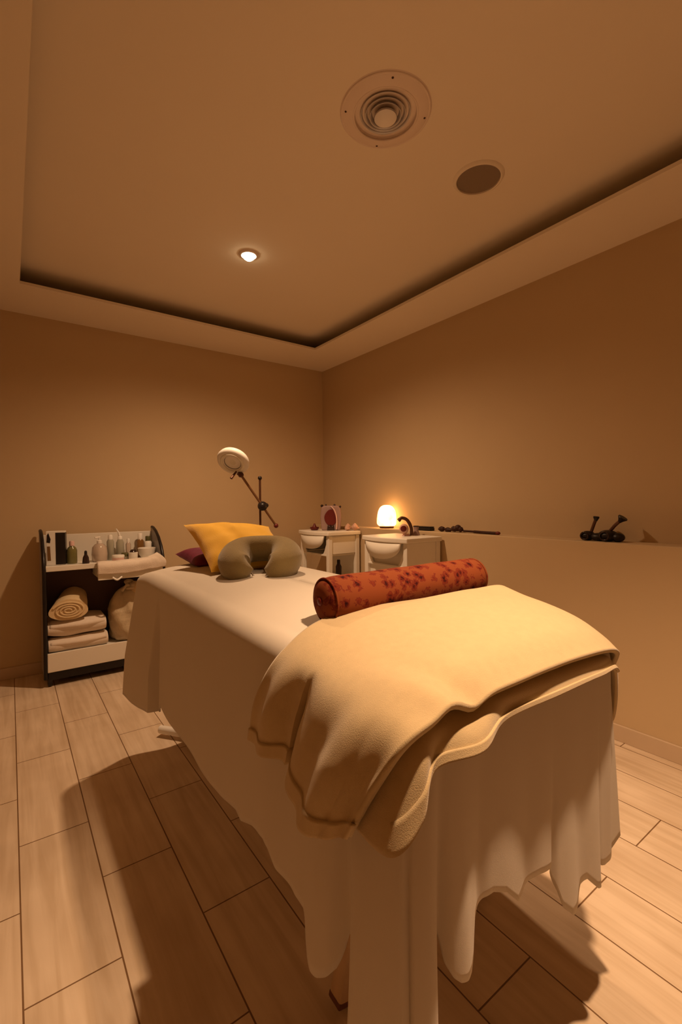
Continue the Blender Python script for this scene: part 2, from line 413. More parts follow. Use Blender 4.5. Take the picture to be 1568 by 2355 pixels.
def g_(x, c, w): return math.exp(-((x-c)/w)**2)

bed = thing('massage_bed', 'long massage bed under a white sheet in the middle of the room', 'massage table', (BXC, 1.29, 0))
obj('mattress', box(BX0+0.05, BX1-0.05, BY0+0.05, BY1-0.05, 0.66, 0.775), 'white_plastic', bed, bevel=0.03, seg=4)
obj('frame', join(box(BX0+0.07, BX1-0.07, BY0+0.07, BY0+0.10, 0.58, 0.66), box(BX0+0.07, BX1-0.07, BY1-0.10, BY1-0.07, 0.58, 0.66),
                  box(BX0+0.07, BX0+0.10, BY0+0.10, BY1-0.10, 0.58, 0.66), box(BX1-0.10, BX1-0.07, BY0+0.10, BY1-0.10, 0.58, 0.66)), 'light_wood', bed, bevel=0.004)
def bed_leg(top, foot):
    d = (Vector(top)-Vector(foot))
    l = obj('leg', aim(box(-0.02, 0.02, -0.015, 0.015, 0, d.length), foot, top), 'light_wood', bed, bevel=0.004)
    k = Vector(foot)+d.normalized()*0.014
    obj('rubber_foot', aim(box(-0.021, 0.021, -0.016, 0.016, 0, 0.014), tuple(foot), tuple(k)), 'rubber', l, bevel=0.003)
    return l
bed_leg((0.70, 0.80, 0.60), (0.567, 0.803, 0.012)); bed_leg((0.93, 0.80, 0.60), (1.05, 0.803, 0.012))
bed_leg((0.70, 1.95, 0.60), (0.67, 2.03, 0.012)); bed_leg((0.93, 1.95, 0.60), (1.0, 2.10, 0.012))
obj('floor_bar', tube([(0.565, 2.27, 0.03), (0.64, 2.17, 0.03), (0.72, 2.06, 0.04)], 0.018, 12), 'white_plastic', bed, label='white foot bar lying on the floor')
obj('stretcher', box(0.60, 0.98, 0.79, 0.815, 0.36, 0.40), 'light_wood', bed, bevel=0.004)

HEM_L = [(0.43,0.16),(0.545,0.17),(0.552,0.34),(0.562,0.39),(0.575,0.41),(0.588,0.405),(0.594,0.37),(0.602,0.345),(0.615,0.326),(0.635,0.313),(0.655,0.310),(0.672,0.318),(0.686,0.335),(0.692,0.36),(0.70,0.375),(0.74,0.37),(0.80,0.385),(0.825,0.41),(0.85,0.418),
         (0.92,0.40),(0.99,0.37),(1.02,0.38),(1.09,0.37),(1.25,0.37),(1.44,0.375),(1.60,0.385),(1.68,0.39),(1.72,0.355),(1.85,0.335),(2.0,0.32),(2.15,0.30)]
HEM_N = [(0.44, 0.16), (0.4876, 0.17), (0.4938, 0.449), (0.502, 0.472), (0.5062, 0.449), (0.5103, 0.423), (0.5186, 0.405), (0.5289, 0.396), (0.5423, 0.393), (0.5547, 0.397), (0.563, 0.41), (0.5682, 0.439), (0.5743, 0.464), (0.5991, 0.477), (0.6198, 0.48), (0.6508, 0.466), (0.6869, 0.43), (0.7128, 0.441), (0.7541, 0.444), (0.7975, 0.436), (0.8078, 0.397), (0.8264, 0.346), (0.8491, 0.325), (0.8677, 0.327), (0.8987, 0.351), (0.9297, 0.346), (0.9555, 0.32), (0.9762, 0.315), (0.9834, 0.348), (1.0072, 0.337), (1.033, 0.335), (1.095, 0.346), (1.1673, 0.356)]
def build_sheet():
    n = (320, 24, 260, 16, 90, 10, 50, 10); rc = 0.05
    P0 = perimeter(0, n, rc); N = len(P0)
    ysA, ysB = BY0+BHW, BY1-BHW
    RE = 0.055
    rows = []
    for t in (0.0, 0.15, 0.3, 0.45, 0.6, 0.72, 0.82, 0.90, 0.96, 1.0):
        PI_ = perimeter(RE, n, rc+0.03); row = []
        for (x, y) in PI_:
            cy = min(max(y, ysA), ysB); qx, qy = BXC+(x-BXC)*t, cy+(y-cy)*t
            row.append((qx, qy, ztop(qx, qy)+0.0015*noise.noise((qx*7, qy*7, 1))))
        rows.append(row)
    nor = []
    for i in range(N):
        a, b = P0[(i-1) % N], P0[(i+1) % N]; tx, ty = b[0]-a[0], b[1]-a[1]; L = math.hypot(tx, ty) or 1
        nor.append((ty/L, -tx/L))
    zr = [ztop(x, y) for x, y in perimeter(RE, n, rc+0.03)]
    PI_ = perimeter(RE, n, rc+0.03)
    for k in range(1, 8):
        th = math.pi/2*k/7; row = []
        for i in range(N):
            ix, iy = PI_[i]; px, py = P0[i]; s = math.sin(th)
            row.append((ix+(px-ix)*s, iy+(py-iy)*s, zr[i]-RE*0.9*(1-math.cos(th))))
        rows.append(row)
    hems = []
    for i, (x, y) in enumerate(P0):
        nx, ny = nor[i]
        if i < n[0]+12: h = lerp_tab(HEM_L, y)
        elif i < sum(n[:3])+8: h = lerp_tab(HEM_N, x)
        elif i < sum(n[:5]): h = 0.37
        else: h = 0.31
        hems.append(h)
    for k in range(1, 29):
        row = []
        for i in range(N):
            x, y = P0[i]; nx, ny = nor[i]
            z0 = zr[i]-RE*0.9; t = (k/28); z = z0+(hems[i]-z0)*t
            d = (z0-z)/0.45                                   # 0 at the rim, about 1 at the hem
            o = (0.003 if n[0]+12 <= i < sum(n[:3])+8 else 0.018)*d
            if i < n[0]+12:                                   # left face
                o += d*(0.020*g_(y, 0.645, 0.045) - 0.022*g_(y, 0.585, 0.018) + 0.020*g_(y, 0.53, 0.03) + 0.010*g_(y, 0.84, 0.05) - 0.006*g_(y, 0.76, 0.03))
                o += 0.030*min(1, d*1.5)*max(0, min(1, (y-1.735)/0.012)) + 0.02*d*max(0, (y-1.75)/0.4)
                o -= 0.010*min(1, d*3)*g_(y, 1.727, 0.010)
                o += d*0.004*math.sin(y*17)
            elif i < sum(n[:3])+8:                            # near face
                o += d*(0.014*g_(x, 0.539, 0.026) - 0.022*g_(x, 0.501, 0.011) + 0.014*g_(x, 0.470, 0.02) - 0.008*g_(x, 0.591, 0.014)
                        + 0.006*g_(x, 0.661, 0.05) - 0.005*g_(x, 0.723, 0.02) + 0.004*g_(x, 0.775, 0.03))
                o += d*d*(0.012*g_(x, 0.852, 0.035) - 0.012*g_(x, 0.804, 0.008) + 0.009*g_(x, 0.961, 0.02) - 0.008*g_(x, 0.982, 0.006))
                o += d*0.0012*math.sin(x*60)
            else: o += d*0.012*math.sin((x+y)*22)
            if n[0] <= i <= n[0]+n[1]: o -= 0.010*min(1, d*2)*g_(i, n[0]+11, 1.1)   # creased corner
            row.append((x+nx*o, y+ny*o, z))
        rows.append(row)
    v = [p for r in rows for p in r]
    f = [(j*N+i, (j+1)*N+i, (j+1)*N+(i+1) % N, j*N+(i+1) % N) for j in range(len(rows)-1) for i in range(N)]
    return v, f
sheet = obj('bed_sheet', build_sheet(), 'sheet_cotton', None, solid=0.0015, soff=-1)
tag(sheet, 'white cotton sheet draped over the massage bed, hem hanging unevenly', 'bed sheet')

# ------------------------------------------------------------------ fleece blanket folded over the foot of the bed
upper = [
 [(0.402,0.885,0.615),(0.400,0.845,0.72),(0.440,0.800,0.815),(0.56,0.805,0.863),(0.78,0.735,0.884),(0.93,0.725,0.887),(1.06,0.720,0.878),(1.112,0.72,0.79),(1.122,0.72,0.66)],
 [(0.392,0.80,0.625),(0.394,0.775,0.72),(0.434,0.74,0.818),(0.56,0.74,0.866),(0.77,0.69,0.886),(0.94,0.67,0.884),(1.06,0.66,0.862),(1.115,0.66,0.78),(1.126,0.66,0.66)],
 [(0.404,0.735,0.630),(0.408,0.70,0.74),(0.432,0.665,0.820),(0.56,0.655,0.866),(0.76,0.62,0.884),(0.95,0.60,0.876),(1.07,0.59,0.843),(1.122,0.59,0.76),(1.134,0.585,0.655)],
 [(0.372,0.655,0.618),(0.378,0.60,0.73),(0.424,0.565,0.822),(0.56,0.560,0.862),(0.76,0.545,0.876),(0.95,0.53,0.862),(1.07,0.525,0.825),(1.128,0.53,0.745),(1.140,0.53,0.65)],
 [(0.362,0.565,0.618),(0.370,0.505,0.733),(0.418,0.475,0.824),(0.55,0.472,0.852),(0.75,0.472,0.858),(0.94,0.467,0.844),(1.055,0.47,0.803),(1.115,0.490,0.735),(1.130,0.50,0.655)],
 [(0.366,0.495,0.652),(0.378,0.440,0.752),(0.420,0.412,0.811),(0.55,0.414,0.822),(0.75,0.416,0.823),(0.93,0.418,0.814),(1.04,0.436,0.785),(1.092,0.470,0.728),(1.110,0.485,0.665)],
]
def wrinkle(q, u, t):
    w = 0.010*g_(u-0.02, 0.30-0.10*(1-t), 0.025)*max(0, (t-0.55)/0.45) - 0.010*g_(u-0.02, 0.345-0.10*(1-t), 0.02)*max(0, (t-0.55)/0.45)
    q = Vector(q); q.z += w + 0.0015*noise.noise(q*9)
    h = max(0.0, 1-u/0.24)
    if h > 0:                                     # the side flap: one sharp crease, then a rounded cone of cloth
        k = min(1, h*2.2)
        if t > 0.405: q.x += 0.026*k*math.exp(-(t-0.405)/0.06)
        q.x += k*(0.006*math.sin(t*22) - 0.008*g_(t, 0.72, 0.05) + 0.006*g_(t, 0.82, 0.03))
    return q
blanket = thing('fleece_blanket', 'beige fleece blanket folded double over the near end of the bed', 'blanket', (0.78, 0.62, 0.87))
obj('upper_layer', sheet_grid(upper, 110, 70, wrinkle), 'fleece', blanket, solid=0.011, soff=0)
lower = [
 [(0.42,0.60,0.76),(0.43,0.50,0.80),(0.455,0.455,0.808),(0.49,0.452,0.812),(0.56,0.445,0.815),(0.62,0.45,0.818),(0.76,0.452,0.818),(0.92,0.455,0.806),(1.00,0.475,0.78),(1.045,0.53,0.74),(1.07,0.60,0.72)],
 [(0.398,0.58,0.72),(0.402,0.48,0.765),(0.432,0.432,0.792),(0.48,0.430,0.797),(0.55,0.428,0.801),(0.62,0.428,0.803),(0.76,0.428,0.803),(0.92,0.430,0.795),(1.02,0.450,0.775),(1.085,0.49,0.72),(1.10,0.58,0.70)],
 [(0.392,0.56,0.67),(0.392,0.455,0.715),(0.424,0.416,0.755),(0.468,0.426,0.776),(0.535,0.407,0.782),(0.625,0.426,0.786),(0.76,0.422,0.788),(0.92,0.424,0.782),(1.03,0.444,0.762),(1.095,0.48,0.675),(1.108,0.56,0.66)],
 [(0.388,0.52,0.655),(0.381,0.428,0.662),(0.414,0.408,0.702),(0.455,0.424,0.748),(0.525,0.398,0.762),(0.615,0.424,0.771),(0.76,0.418,0.774),(0.92,0.420,0.770),(1.04,0.438,0.745),(1.105,0.477,0.60),(1.112,0.54,0.64)],
]
obj('lower_layer', sheet_grid(lower, 120, 24), 'fleece', blanket, solid=0.008, soff=0)
def band(ctrl, u0, u1, t0, t1, nu, nv, fn, off):  # a hem: part of the cloth doubled on its outer side
    def f(q, a, b):
        u, t = u0+(u1-u0)*a, t0+(t1-t0)*b
        p = cr([cr(row, u) for row in ctrl], t)
        if fn: p = fn(p, u, t)
        return Vector(p)+Vector(off)
    return sheet_grid([[(0,0,0), (0,0,0)], [(0,0,0), (0,0,0)]], nu, nv, f)
obj('hem_band', band(upper, 0.0, 0.036, 0.0, 1.0, 6, 70, wrinkle, (-0.006, -0.002, 0)), 'fleece', blanket, solid=0.007, soff=0)
obj('hem_band', band(lower, 0.05, 0.80, 0.80, 1.0, 90, 5, None, (0, -0.005, 0)), 'fleece', blanket, solid=0.006, soff=0)

# ------------------------------------------------------------------ bolster, cushions, neck pillow
def rounded_cyl(a, b, r):
    a, b = Vector(a), Vector(b); L = (b-a).length
    pr = [(1e-6, 0.0), (r*0.45, 0.001), (r*0.78, 0.006), (r*0.95, 0.018), (r, 0.035)] + [(r*(1+0.012*math.sin(i*1.7)), 0.035+(L-0.07)*i/12) for i in range(1, 12)] + [(r, L-0.035), (r*0.95, L-0.018), (r*0.78, L-0.006), (r*0.45, L-0.001), (1e-6, L)]
    return aim(lathe(pr, 40), a, b)
BA, BB = (0.540, 0.823, 0.896), (1.052, 0.808, 0.902)
bol = thing('bolster', 'small red and orange patterned bolster lying across the bed behind the blanket', 'bolster cushion', ((BA[0]+BB[0])/2, (BA[1]+BB[1])/2, 0.87))
obj('cover', rounded_cyl(BA, BB, 0.0515), 'bolster_print', bol)
for e, d in ((BA, BB), (BB, BA)):
    d = (Vector(d)-Vector(e)).normalized()
    obj('piping', aim(torus(0.0485, 0.0025, 0, 40, 8), Vector(e)+d*0.014, Vector(e)+d*0.05), 'bolster_print', bol)
    obj('end_button', aim(sphere((0,0,0), 0.009, 8, (1,1,0.4)), Vector(e)-d*0.001, Vector(e)-d*0.05), 'maroon_wax', bol)

def quad_pillow(bl, br, tl, tr, t, sag=0.0):       # a cushion stretched over four corner points
    bl, br, tl, tr = map(Vector, (bl, br, tl, tr)); v, f = pillow(2, 2, t, 36, 0.07); out = []
    N = ((br-bl)+(tr-tl)).cross((tl-bl)+(tr-br)).normalized()
    for x, y, z in v:
        a, b = (x+1)/2, (y+1)/2
        out.append(tuple((bl*(1-a)+br*a)*(1-b)+(tl*(1-a)+tr*a)*b+N*(z+0.004*noise.noise((a*6, b*6, 4)))))
    return out, f
def place(g, c, U, V):
    U = Vector(U).normalized(); V = Vector(V); V = (V-U*V.dot(U)).normalized(); N = U.cross(V)
    m = Matrix((U, V, N)).transposed().to_4x4(); m.translation = c
    return xf(g, m)
yc = thing('yellow_cushion', 'mustard yellow square cushion propped up at the head of the bed', 'cushion', (0.77, 1.80, 0.88))
obj('cover', quad_pillow((0.585, 1.605, 0.862), (0.90, 1.55, 0.874), (0.592, 1.945, 1.022), (0.930, 1.830, 1.006), 0.105), 'yellow_velvet', yc)
mc = thing('magenta_cushion', 'dark magenta cushion lying flat behind the yellow cushion', 'cushion', (0.80, 2.02, 0.87))
obj('cover', quad_pillow((0.600, 1.83, 0.862), (0.88, 1.77, 0.868), (0.585, 2.055, 0.89), (0.89, 2.06, 0.90), 0.08), 'magenta_satin', mc)

def neck_pillow():
    ang = -R(36); c = Vector((0.742, 1.520, 0.916)); tilt = R(20)
    U = [(-0.012,-0.098), (-0.052,-0.098), (-0.084,-0.064), (-0.094,-0.012), (-0.080,0.038), (-0.040,0.064), (0.036,0.066), (0.078,0.040), (0.094,-0.010), (0.086,-0.062), (0.058,-0.094), (0.026,-0.096)]
    Rr = [0.038, 0.051, 0.056, 0.056, 0.053, 0.049, 0.049, 0.053, 0.056, 0.056, 0.050, 0.038]
    sp = spline([(x, y, 0) for x, y in U], 66); rs = spline([(r, 0, 0) for r in Rr], 66)
    m = Matrix.Translation(c) @ Matrix.Rotation(ang, 4, 'Z') @ Matrix.Rotation(tilt, 4, 'X')
    path = [tuple(m @ Vector(p)) for p in sp]; rad = [r[0] for r in rs]
    for i in range(7):                           # rounded tips
        k = math.sin(math.pi/2*(i+0.15)/7.15); rad[i] *= k; rad[-1-i] *= k
    g = tube(path, rad, 24)
    g = ([(x+0.0015*noise.noise((x*30, y*30, z*30)), y, z) for x, y, z in g[0]], g[1])
    t = thing('neck_pillow', 'olive brown horseshoe neck pillow with its opening towards the foot of the bed', 'neck pillow', (c.x, c.y, 0.87), ang)
    obj('cover', g, 'olive_velvet', t)
    tip = [m @ Vector((x, -0.095, -0.03)) for x in (-0.006, 0.018)]
    obj('cord', tube(spline([m @ Vector((-0.02,-0.09,-0.02)), m @ Vector((-0.004,-0.105,-0.036)), m @ Vector((0.018,-0.10,-0.036)), m @ Vector((0.036,-0.09,-0.02))], 16), 0.003, 8), 'chrome', t)
    obj('toggle', xf(sphere((0.006, -0.106, -0.036), 0.009, 10, (1.3, 1, 0.8)), m), 'chrome', t, label='shiny cord toggle')
neck_pillow()

# ------------------------------------------------------------------ shelf trolley on the left
cx0, cx1, cyf, cyb = 0.150, 0.860, 3.27, 3.56
cart = thing('shelf_trolley', 'white shelf trolley with black curved sides against the back wall', 'trolley', ((cx0+cx1)/2, 3.42, 0))
prof = [(cyb,0.05),(cyf+0.01,0.05),(cyf-0.005,0.40),(cyf-0.015,0.69),(cyf+0.01,0.76),(cyf+0.05,0.82),(cyf+0.11,0.875),(cyf+0.18,0.915),(cyf+0.25,0.938),(cyb,0.942)]
for x0, x1 in ((cx0, cx0+0.018), (cx1-0.018, cx1)):
    s = obj('side_panel', prism(prof, 'x', x0, x1), 'grey_laminate', cart, bevel=0.002)
    edge = [(y, z) for y, z in prof[1:]]
    path = [(((x0+x1)/2), y-0.002, z+0.001) for y, z in edge]
    obj('edge_trim', tube(path, 0.011, 8), 'black_laminate', s, label='black edge strip')
obj('back_panel', box(cx0+0.018, cx1-0.018, cyb-0.012, cyb, 0.72, 0.915), 'white_laminate', cart, bevel=0.002)
obj('inner_back', box(cx0+0.018, cx1-0.018, cyb-0.012, cyb, 0.08, 0.72), 'shaded_brown', cart, bevel=0.002, label='inner back, brown darkened for the shade inside')
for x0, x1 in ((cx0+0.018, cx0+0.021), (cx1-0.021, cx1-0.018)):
    obj('inner_shade', box(x0, x1, cyf+0.018, cyb-0.013, 0.196, 0.706), 'shaded_brown', cart, smooth=False, label='dark brown sheet added as shade on the inner side')  # thin dark sheets added so the trolley's inner sides look shaded
obj('top_shelf', join(box(cx0+0.018, cx1-0.018, cyf+0.0, cyb-0.012, 0.708, 0.730), box(cx0+0.018, cx1-0.018, cyf-0.008, cyf+0.008, 0.706, 0.738)), 'white_laminate', cart, bevel=0.003)
obj('bottom_tray', join(box(cx0+0.018, cx1-0.018, cyf, cyf+0.016, 0.09, 0.205), box(cx0+0.018, cx1-0.018, cyf+0.016, cyb-0.012, 0.178, 0.194)), 'white_laminate', cart, bevel=0.003)
obj('plinth', box(cx0+0.02, cx1-0.02, cyf+0.006, cyb-0.02, 0.040, 0.09), 'black_laminate', cart, bevel=0.003)
dr = obj('drawer', join(box(0.44, cx1-0.03, cyf-0.075, cyf-0.058, 0.635, 0.700), box(0.45, cx1-0.04, cyf-0.058, cyb-0.05, 0.640, 0.650), box(0.45, 0.462, cyf-0.058, cyb-0.05, 0.65, 0.695), box(cx1-0.052, cx1-0.04, cyf-0.058, cyb-0.05, 0.65, 0.695)), 'white_laminate', cart, bevel=0.002, label='half open drawer')
obj('drawer_pull', tube(spline([(0.52, cyf-0.082, 0.648), (0.545, cyf-0.092, 0.632), (0.575, cyf-0.082, 0.648)], 12), 0.006, 8), 'white_plastic', dr)
for x in (cx0+0.03, cx1-0.03):
    for y in (cyf+0.03, cyb-0.03):
        c = obj('caster', join(aim(lathe([(0.010,0),(0.026,0.002),(0.028,0.012),(0.026,0.022),(0.010,0.024)], 20), (x-0.012, y, 0.028), (x+0.012, y, 0.028)), box(x-0.016, x+0.016, y-0.016, y+0.016, 0.045, 0.056)), 'dark_plastic', cart)

# a white cloth lying along the front of the drawer
cl = [[(0.435, cyf-0.085, 0.672), (0.60, cyf-0.088, 0.668), (0.74, cyf-0.086, 0.680), (0.845, cyf-0.084, 0.690)],
      [(0.436, cyf-0.088, 0.722), (0.60, cyf-0.092, 0.722), (0.74, cyf-0.090, 0.732), (0.845, cyf-0.088, 0.735)],
      [(0.437, cyf-0.070, 0.743), (0.60, cyf-0.070, 0.744), (0.72, cyf-0.070, 0.752), (0.80, cyf-0.066, 0.785)],
      [(0.440, cyf-0.015, 0.745), (0.60, cyf-0.010, 0.746), (0.73, cyf-0.010, 0.753), (0.80, cyf-0.010, 0.760)]]
o = obj('cloth', sheet_grid(cl, 50, 18, lambda q, u, t: Vector(q)+Vector((0, 0.002*noise.noise((u*9, t*5, 2)), 0.004*noise.noise((u*7, t*4, 5))))), 'towel_white', None, solid=0.007)
tag(o, 'white cloth spread over the open drawer of the shelf trolley', 'cloth')

# things on the top shelf
ZT = 0.731
bx = thing('carton', 'tall white carton with black panels at the left end of the trolley top', 'box', (0.236, 3.41, ZT), R(-12))
mloc = bx.matrix_world
obj('box_body', xf(box(-0.052, 0.052, -0.03, 0.03, 0, 0.215), mloc), 'white_plastic', bx, bevel=0.003)
obj('black_panel', xf(box(0.000, 0.0530, -0.0312, 0.031, 0.004, 0.205), mloc), 'black_laminate', bx, smooth=False, label='black printed panel on the front')
obj('brown_print', xf(prism([(-0.045,0.03),(-0.026,0.03),(-0.030,0.12),(-0.046,0.12)], 'y', -0.0310, -0.0302), mloc), 'amber_bottle', bx, smooth=False, label='brown printed strip')
obj('dark_print', xf(prism([(-0.048,0.145),(-0.030,0.140),(-0.026,0.165),(-0.038,0.205),(-0.046,0.19)], 'y', -0.0310, -0.0302), mloc), 'black_laminate', bx, smooth=False, label='dark printed patch')
def bottle(name, label, cat, x, y, prof_, m, cap=None, capm='white_plastic', z=ZT, extra=None):
    t = thing(name, label, cat, (x, y, z), 0, 'toiletries on the trolley top')
    obj('body', move(lathe(prof_, 28), (x, y, z)), m, t)
    if cap: obj('cap', move(lathe(cap, 24), (x, y, z)), capm, t)
    if extra: extra(t)
    return t
bottle('bottle', 'green tinted squat bottle to the right of the carton', 'bottle', 0.322, 3.42, [(0.028,0),(0.030,0.004),(0.030,0.085),(0.024,0.102),(0.013,0.112),(0.013,0.118)], 'green_bottle', [(0.015,0.114),(0.015,0.140),(0.012,0.146)], 'pink_plastic')
bottle('dropper_bottle', 'tiny dark brown cone-shaped bottle at the shelf edge', 'bottle', 0.392, 3.35, [(0.020,0),(0.021,0.004),(0.017,0.04),(0.009,0.058)], 'dark_bottle', [(0.009,0.056),(0.008,0.078),(0.004,0.084)], 'dark_plastic')
def pump_top(x, y, zz):
    def fn(t): obj('pump_spout', join(tube([(x, y, zz), (x, y, zz+0.022)], 0.005, 10), tube([(x+0.005, y, zz+0.022), (x-0.028, y-0.01, zz+0.020)], 0.005, 10)), 'white_plastic', t)
    return fn
bottle('pump_bottle', 'clear round pump bottle with peach liquid on the trolley top', 'bottle', 0.482, 3.42, [(0.040,0),(0.046,0.006),(0.049,0.05),(0.044,0.095),(0.028,0.115),(0.014,0.122)], 'clear_bottle', [(0.016,0.118),(0.016,0.138),(0.010,0.142)], 'white_plastic', extra=pump_top(0.482, 3.42, ZT+0.14))
bottle('lotion_bottle', 'slim pale green bottle beside the pump bottle', 'bottle', 0.556, 3.47, [(0.021,0),(0.023,0.004),(0.023,0.125),(0.016,0.14)], 'pale_bottle', [(0.015,0.138),(0.015,0.165),(0.011,0.172)], 'white_plastic')
def nozzle(t): obj('nozzle', tube([(0.617, 3.47, ZT+0.15), (0.608, 3.465, ZT+0.185), (0.592, 3.46, ZT+0.212)], [0.010, 0.007, 0.004], 10), 'white_plastic', t)
bottle('spray_bottle', 'tall clear bottle with a slanted white nozzle on the trolley top', 'bottle', 0.617, 3.47, [(0.023,0),(0.025,0.004),(0.025,0.115),(0.014,0.14)], 'pale_bottle', [(0.015,0.135),(0.015,0.155),(0.010,0.160)], 'white_plastic', extra=nozzle)
bottle('cream_tin', 'low pink round tin at the front of the trolley top', 'tin', 0.585, 3.36, [(0.034,0),(0.037,0.003),(0.037,0.026)], 'pink_plastic', [(0.038,0.024),(0.039,0.036),(0.036,0.041)], 'white_plastic')
bottle('cream_jar', 'small dark olive jar behind the pink tin', 'jar', 0.640, 3.40, [(0.026,0),(0.028,0.004),(0.028,0.026)], 'pale_bottle', [(0.029,0.025),(0.029,0.046),(0.026,0.049)], 'olive_lid')
bottle('serum_bottle', 'thin clear bottle standing between the spray bottle and the white jar', 'bottle', 0.672, 3.48, [(0.016,0),(0.017,0.003),(0.017,0.10),(0.010,0.112)], 'clear_bottle', [(0.010,0.11),(0.010,0.135),(0.007,0.14)], 'white_plastic')
bottle('white_jar', 'white jar with a dark knob lid in front of the bottles', 'jar', 0.676, 3.35, [(0.024,0),(0.027,0.004),(0.030,0.052),(0.028,0.054)], 'white_plastic', [(0.026,0.053),(0.020,0.060),(0.016,0.070),(0.008,0.073)], 'dark_bottle')
bw = thing('bowl', 'wide white ceramic bowl at the right end of the trolley top', 'bowl', (0.772, 3.385, ZT), 0, None)
obj('bowl_body', move(lathe([(0.030,0),(0.034,0.004),(0.050,0.030),(0.058,0.075),(0.055,0.076),(0.047,0.032),(0.030,0.010),(1e-6,0.009)], 40), (0.772, 3.385, ZT)), 'white_plastic', bw)
obj('foot_ring', move(lathe([(0.030,-0.0),(0.032,0.004),(0.026,0.006)], 32), (0.772, 3.385, ZT)), 'white_plastic', bw)
bottle('massage_oil_bottle', 'amber brown bottle with a pale top behind the white bowl', 'bottle', 0.755, 3.50, [(0.024,0),(0.025,0.004),(0.025,0.115),(0.015,0.13)], 'amber_bottle', [(0.016,0.128),(0.016,0.168),(0.012,0.172)], 'white_plastic')
bottle('tonic_bottle', 'white bottle with a dark cap behind the bowl, by the black side', 'bottle', 0.808, 3.50, [(0.024,0),(0.026,0.004),(0.026,0.105),(0.014,0.118)], 'white_plastic', [(0.018,0.116),(0.018,0.145),(0.015,0.15)], 'olive_lid')

# towels and bag in the trolley
def towel(label, x0, x1, y0, y1, z0, z1, seed, m='towel_white'):
    n = 30; v = []; f = []; P = []
    r = (z1-z0)/2
    prof_ = [(y1, z0+0.002)]
    for k in range(13):
        a = R(-90-180*k/12); prof_.append((y0+r+r*math.cos(a), z0+r+r*math.sin(a)))
    prof_.append((y1, z1))
    for i in range(n+1):
        u = i/n; x = x0+(x1-x0)*u; e = 1-0.18*(abs(2*u-1)**6)
        for (y, z) in prof_:
            q = Vector((x*7, y*5, z*9+seed)); zc = (z0+z1)/2
            v.append((x, y+0.010*noise.noise(q), zc+(z-zc)*e*(1+0.22*noise.noise(q*1.3))))
    k = len(prof_)
    for i in range(n):
        for j in range(k): f.append((i*k+j, (i+1)*k+j, (i+1)*k+(j+1) % k, i*k+(j+1) % k))
    f.append(tuple(range(k))); f.append(tuple(n*k+j for j in range(k))[::-1])
    t = thing('folded_towel', label, 'towel', ((x0+x1)/2, (y0+y1)/2, z0), 0, 'folded white towels in the trolley')
    obj('towel_body', (v, f), m, t)
    obj('fold_layer', move(xf((v, f), Matrix.Diagonal((1, 1, 1, 1))), (0, 0, 0)) if False else sheet_grid([[(x0+0.01, y0+0.012, z0+(z1-z0)*0.50), ((x0+x1)/2, y0-0.008, z0+(z1-z0)*0.46), (x1-0.01, y0+0.010, z0+(z1-z0)*0.52)], [(x0+0.01, y0+0.004, z0+(z1-z0)*0.72), ((x0+x1)/2, y0-0.014, z0+(z1-z0)*0.74), (x1-0.01, y0+0.004, z0+(z1-z0)*0.74)], [(x0+0.01, y0+0.05, z1+0.002), ((x0+x1)/2, y0+0.04, z1+0.002), (x1-0.01, y0+0.05, z1+0.002)]], 24, 8), m, t, solid=0.006)
towel('folded white towel lying on the bottom of the shelf trolley', 0.176, 0.505, 3.285, 3.52, 0.196, 0.282, 3)
towel('folded white towel stacked on top of the other, under the rolled towel', 0.174, 0.495, 3.285, 3.52, 0.293, 0.392, 11)
rt = thing('rolled_towel', 'thick rolled beige towel lying on the two folded towels', 'towel', (0.29, 3.40, 0.395))
def roll_geo():
    v = []; f = []; n = 28; m = 40
    for i in range(n+1):
        t = i/n; y = 3.275+0.25*t; z0 = 0.397+0.05*t; cx = 0.285+0.05*t
        s = 1-0.25*t
        for k in range(m):
            a = 2*math.pi*k/m; rx = 0.105*s; rz = 0.064*(1-0.1*t)
            x = cx+rx*math.cos(a)*(1-0.16*math.sin(a)); z = z0+rz+rz*math.sin(a)
            d = 1+0.05*noise.noise((x*14, y*10, z*14))
            v.append((cx+(x-cx)*d, y+0.004*noise.noise((x*30, 0, z*30)), z))
    for i in range(n):
        for k in range(m): f.append((i*m+k, i*m+(k+1) % m, (i+1)*m+(k+1) % m, (i+1)*m+k))
    f.append(tuple(range(m))[::-1]); f.append(tuple(n*m+k for k in range(m)))
    return v, f
obj('roll', roll_geo(), 'towel_beige', rt)
sp = [(0.285+ (0.012+0.078*(i/60))*math.cos(i*0.36)*1.0, 3.272, 0.457+(0.006+0.046*(i/60))*math.sin(i*0.36)) for i in range(61)]
obj('spiral_edge', tube(sp, 0.006, 8), 'towel_beige', rt, label='visible spiral at the rolled end')
bag = thing('plastic_bag', 'knotted clear plastic bag stuffed with beige towels in the trolley', 'bag', (0.66, 3.40, 0.196))
def bag_w(a, z): return 1+0.07*math.sin(3*a+z*17)+0.05*math.sin(7*a+z*31)+0.07*noise.noise((math.cos(a)*4, math.sin(a)*4, z*22))+0.05*abs(math.sin(z*52+0.6*math.sin(2*a)))*(1 if z < 0.22 else 0.2)
bp_ = [(0.085,0),(0.112,0.015),(0.125,0.07),(0.128,0.16),(0.118,0.24),(0.085,0.31),(0.045,0.345),(0.022,0.36),(0.03,0.385),(0.012,0.40)]
obj('bag_body', move(lathe([tuple(q)[:2] for q in spline([(a, b, 0) for a, b in bp_], 40)], 44, bag_w), (0.655, 3.395, 0.197)), 'bag_plastic', bag)
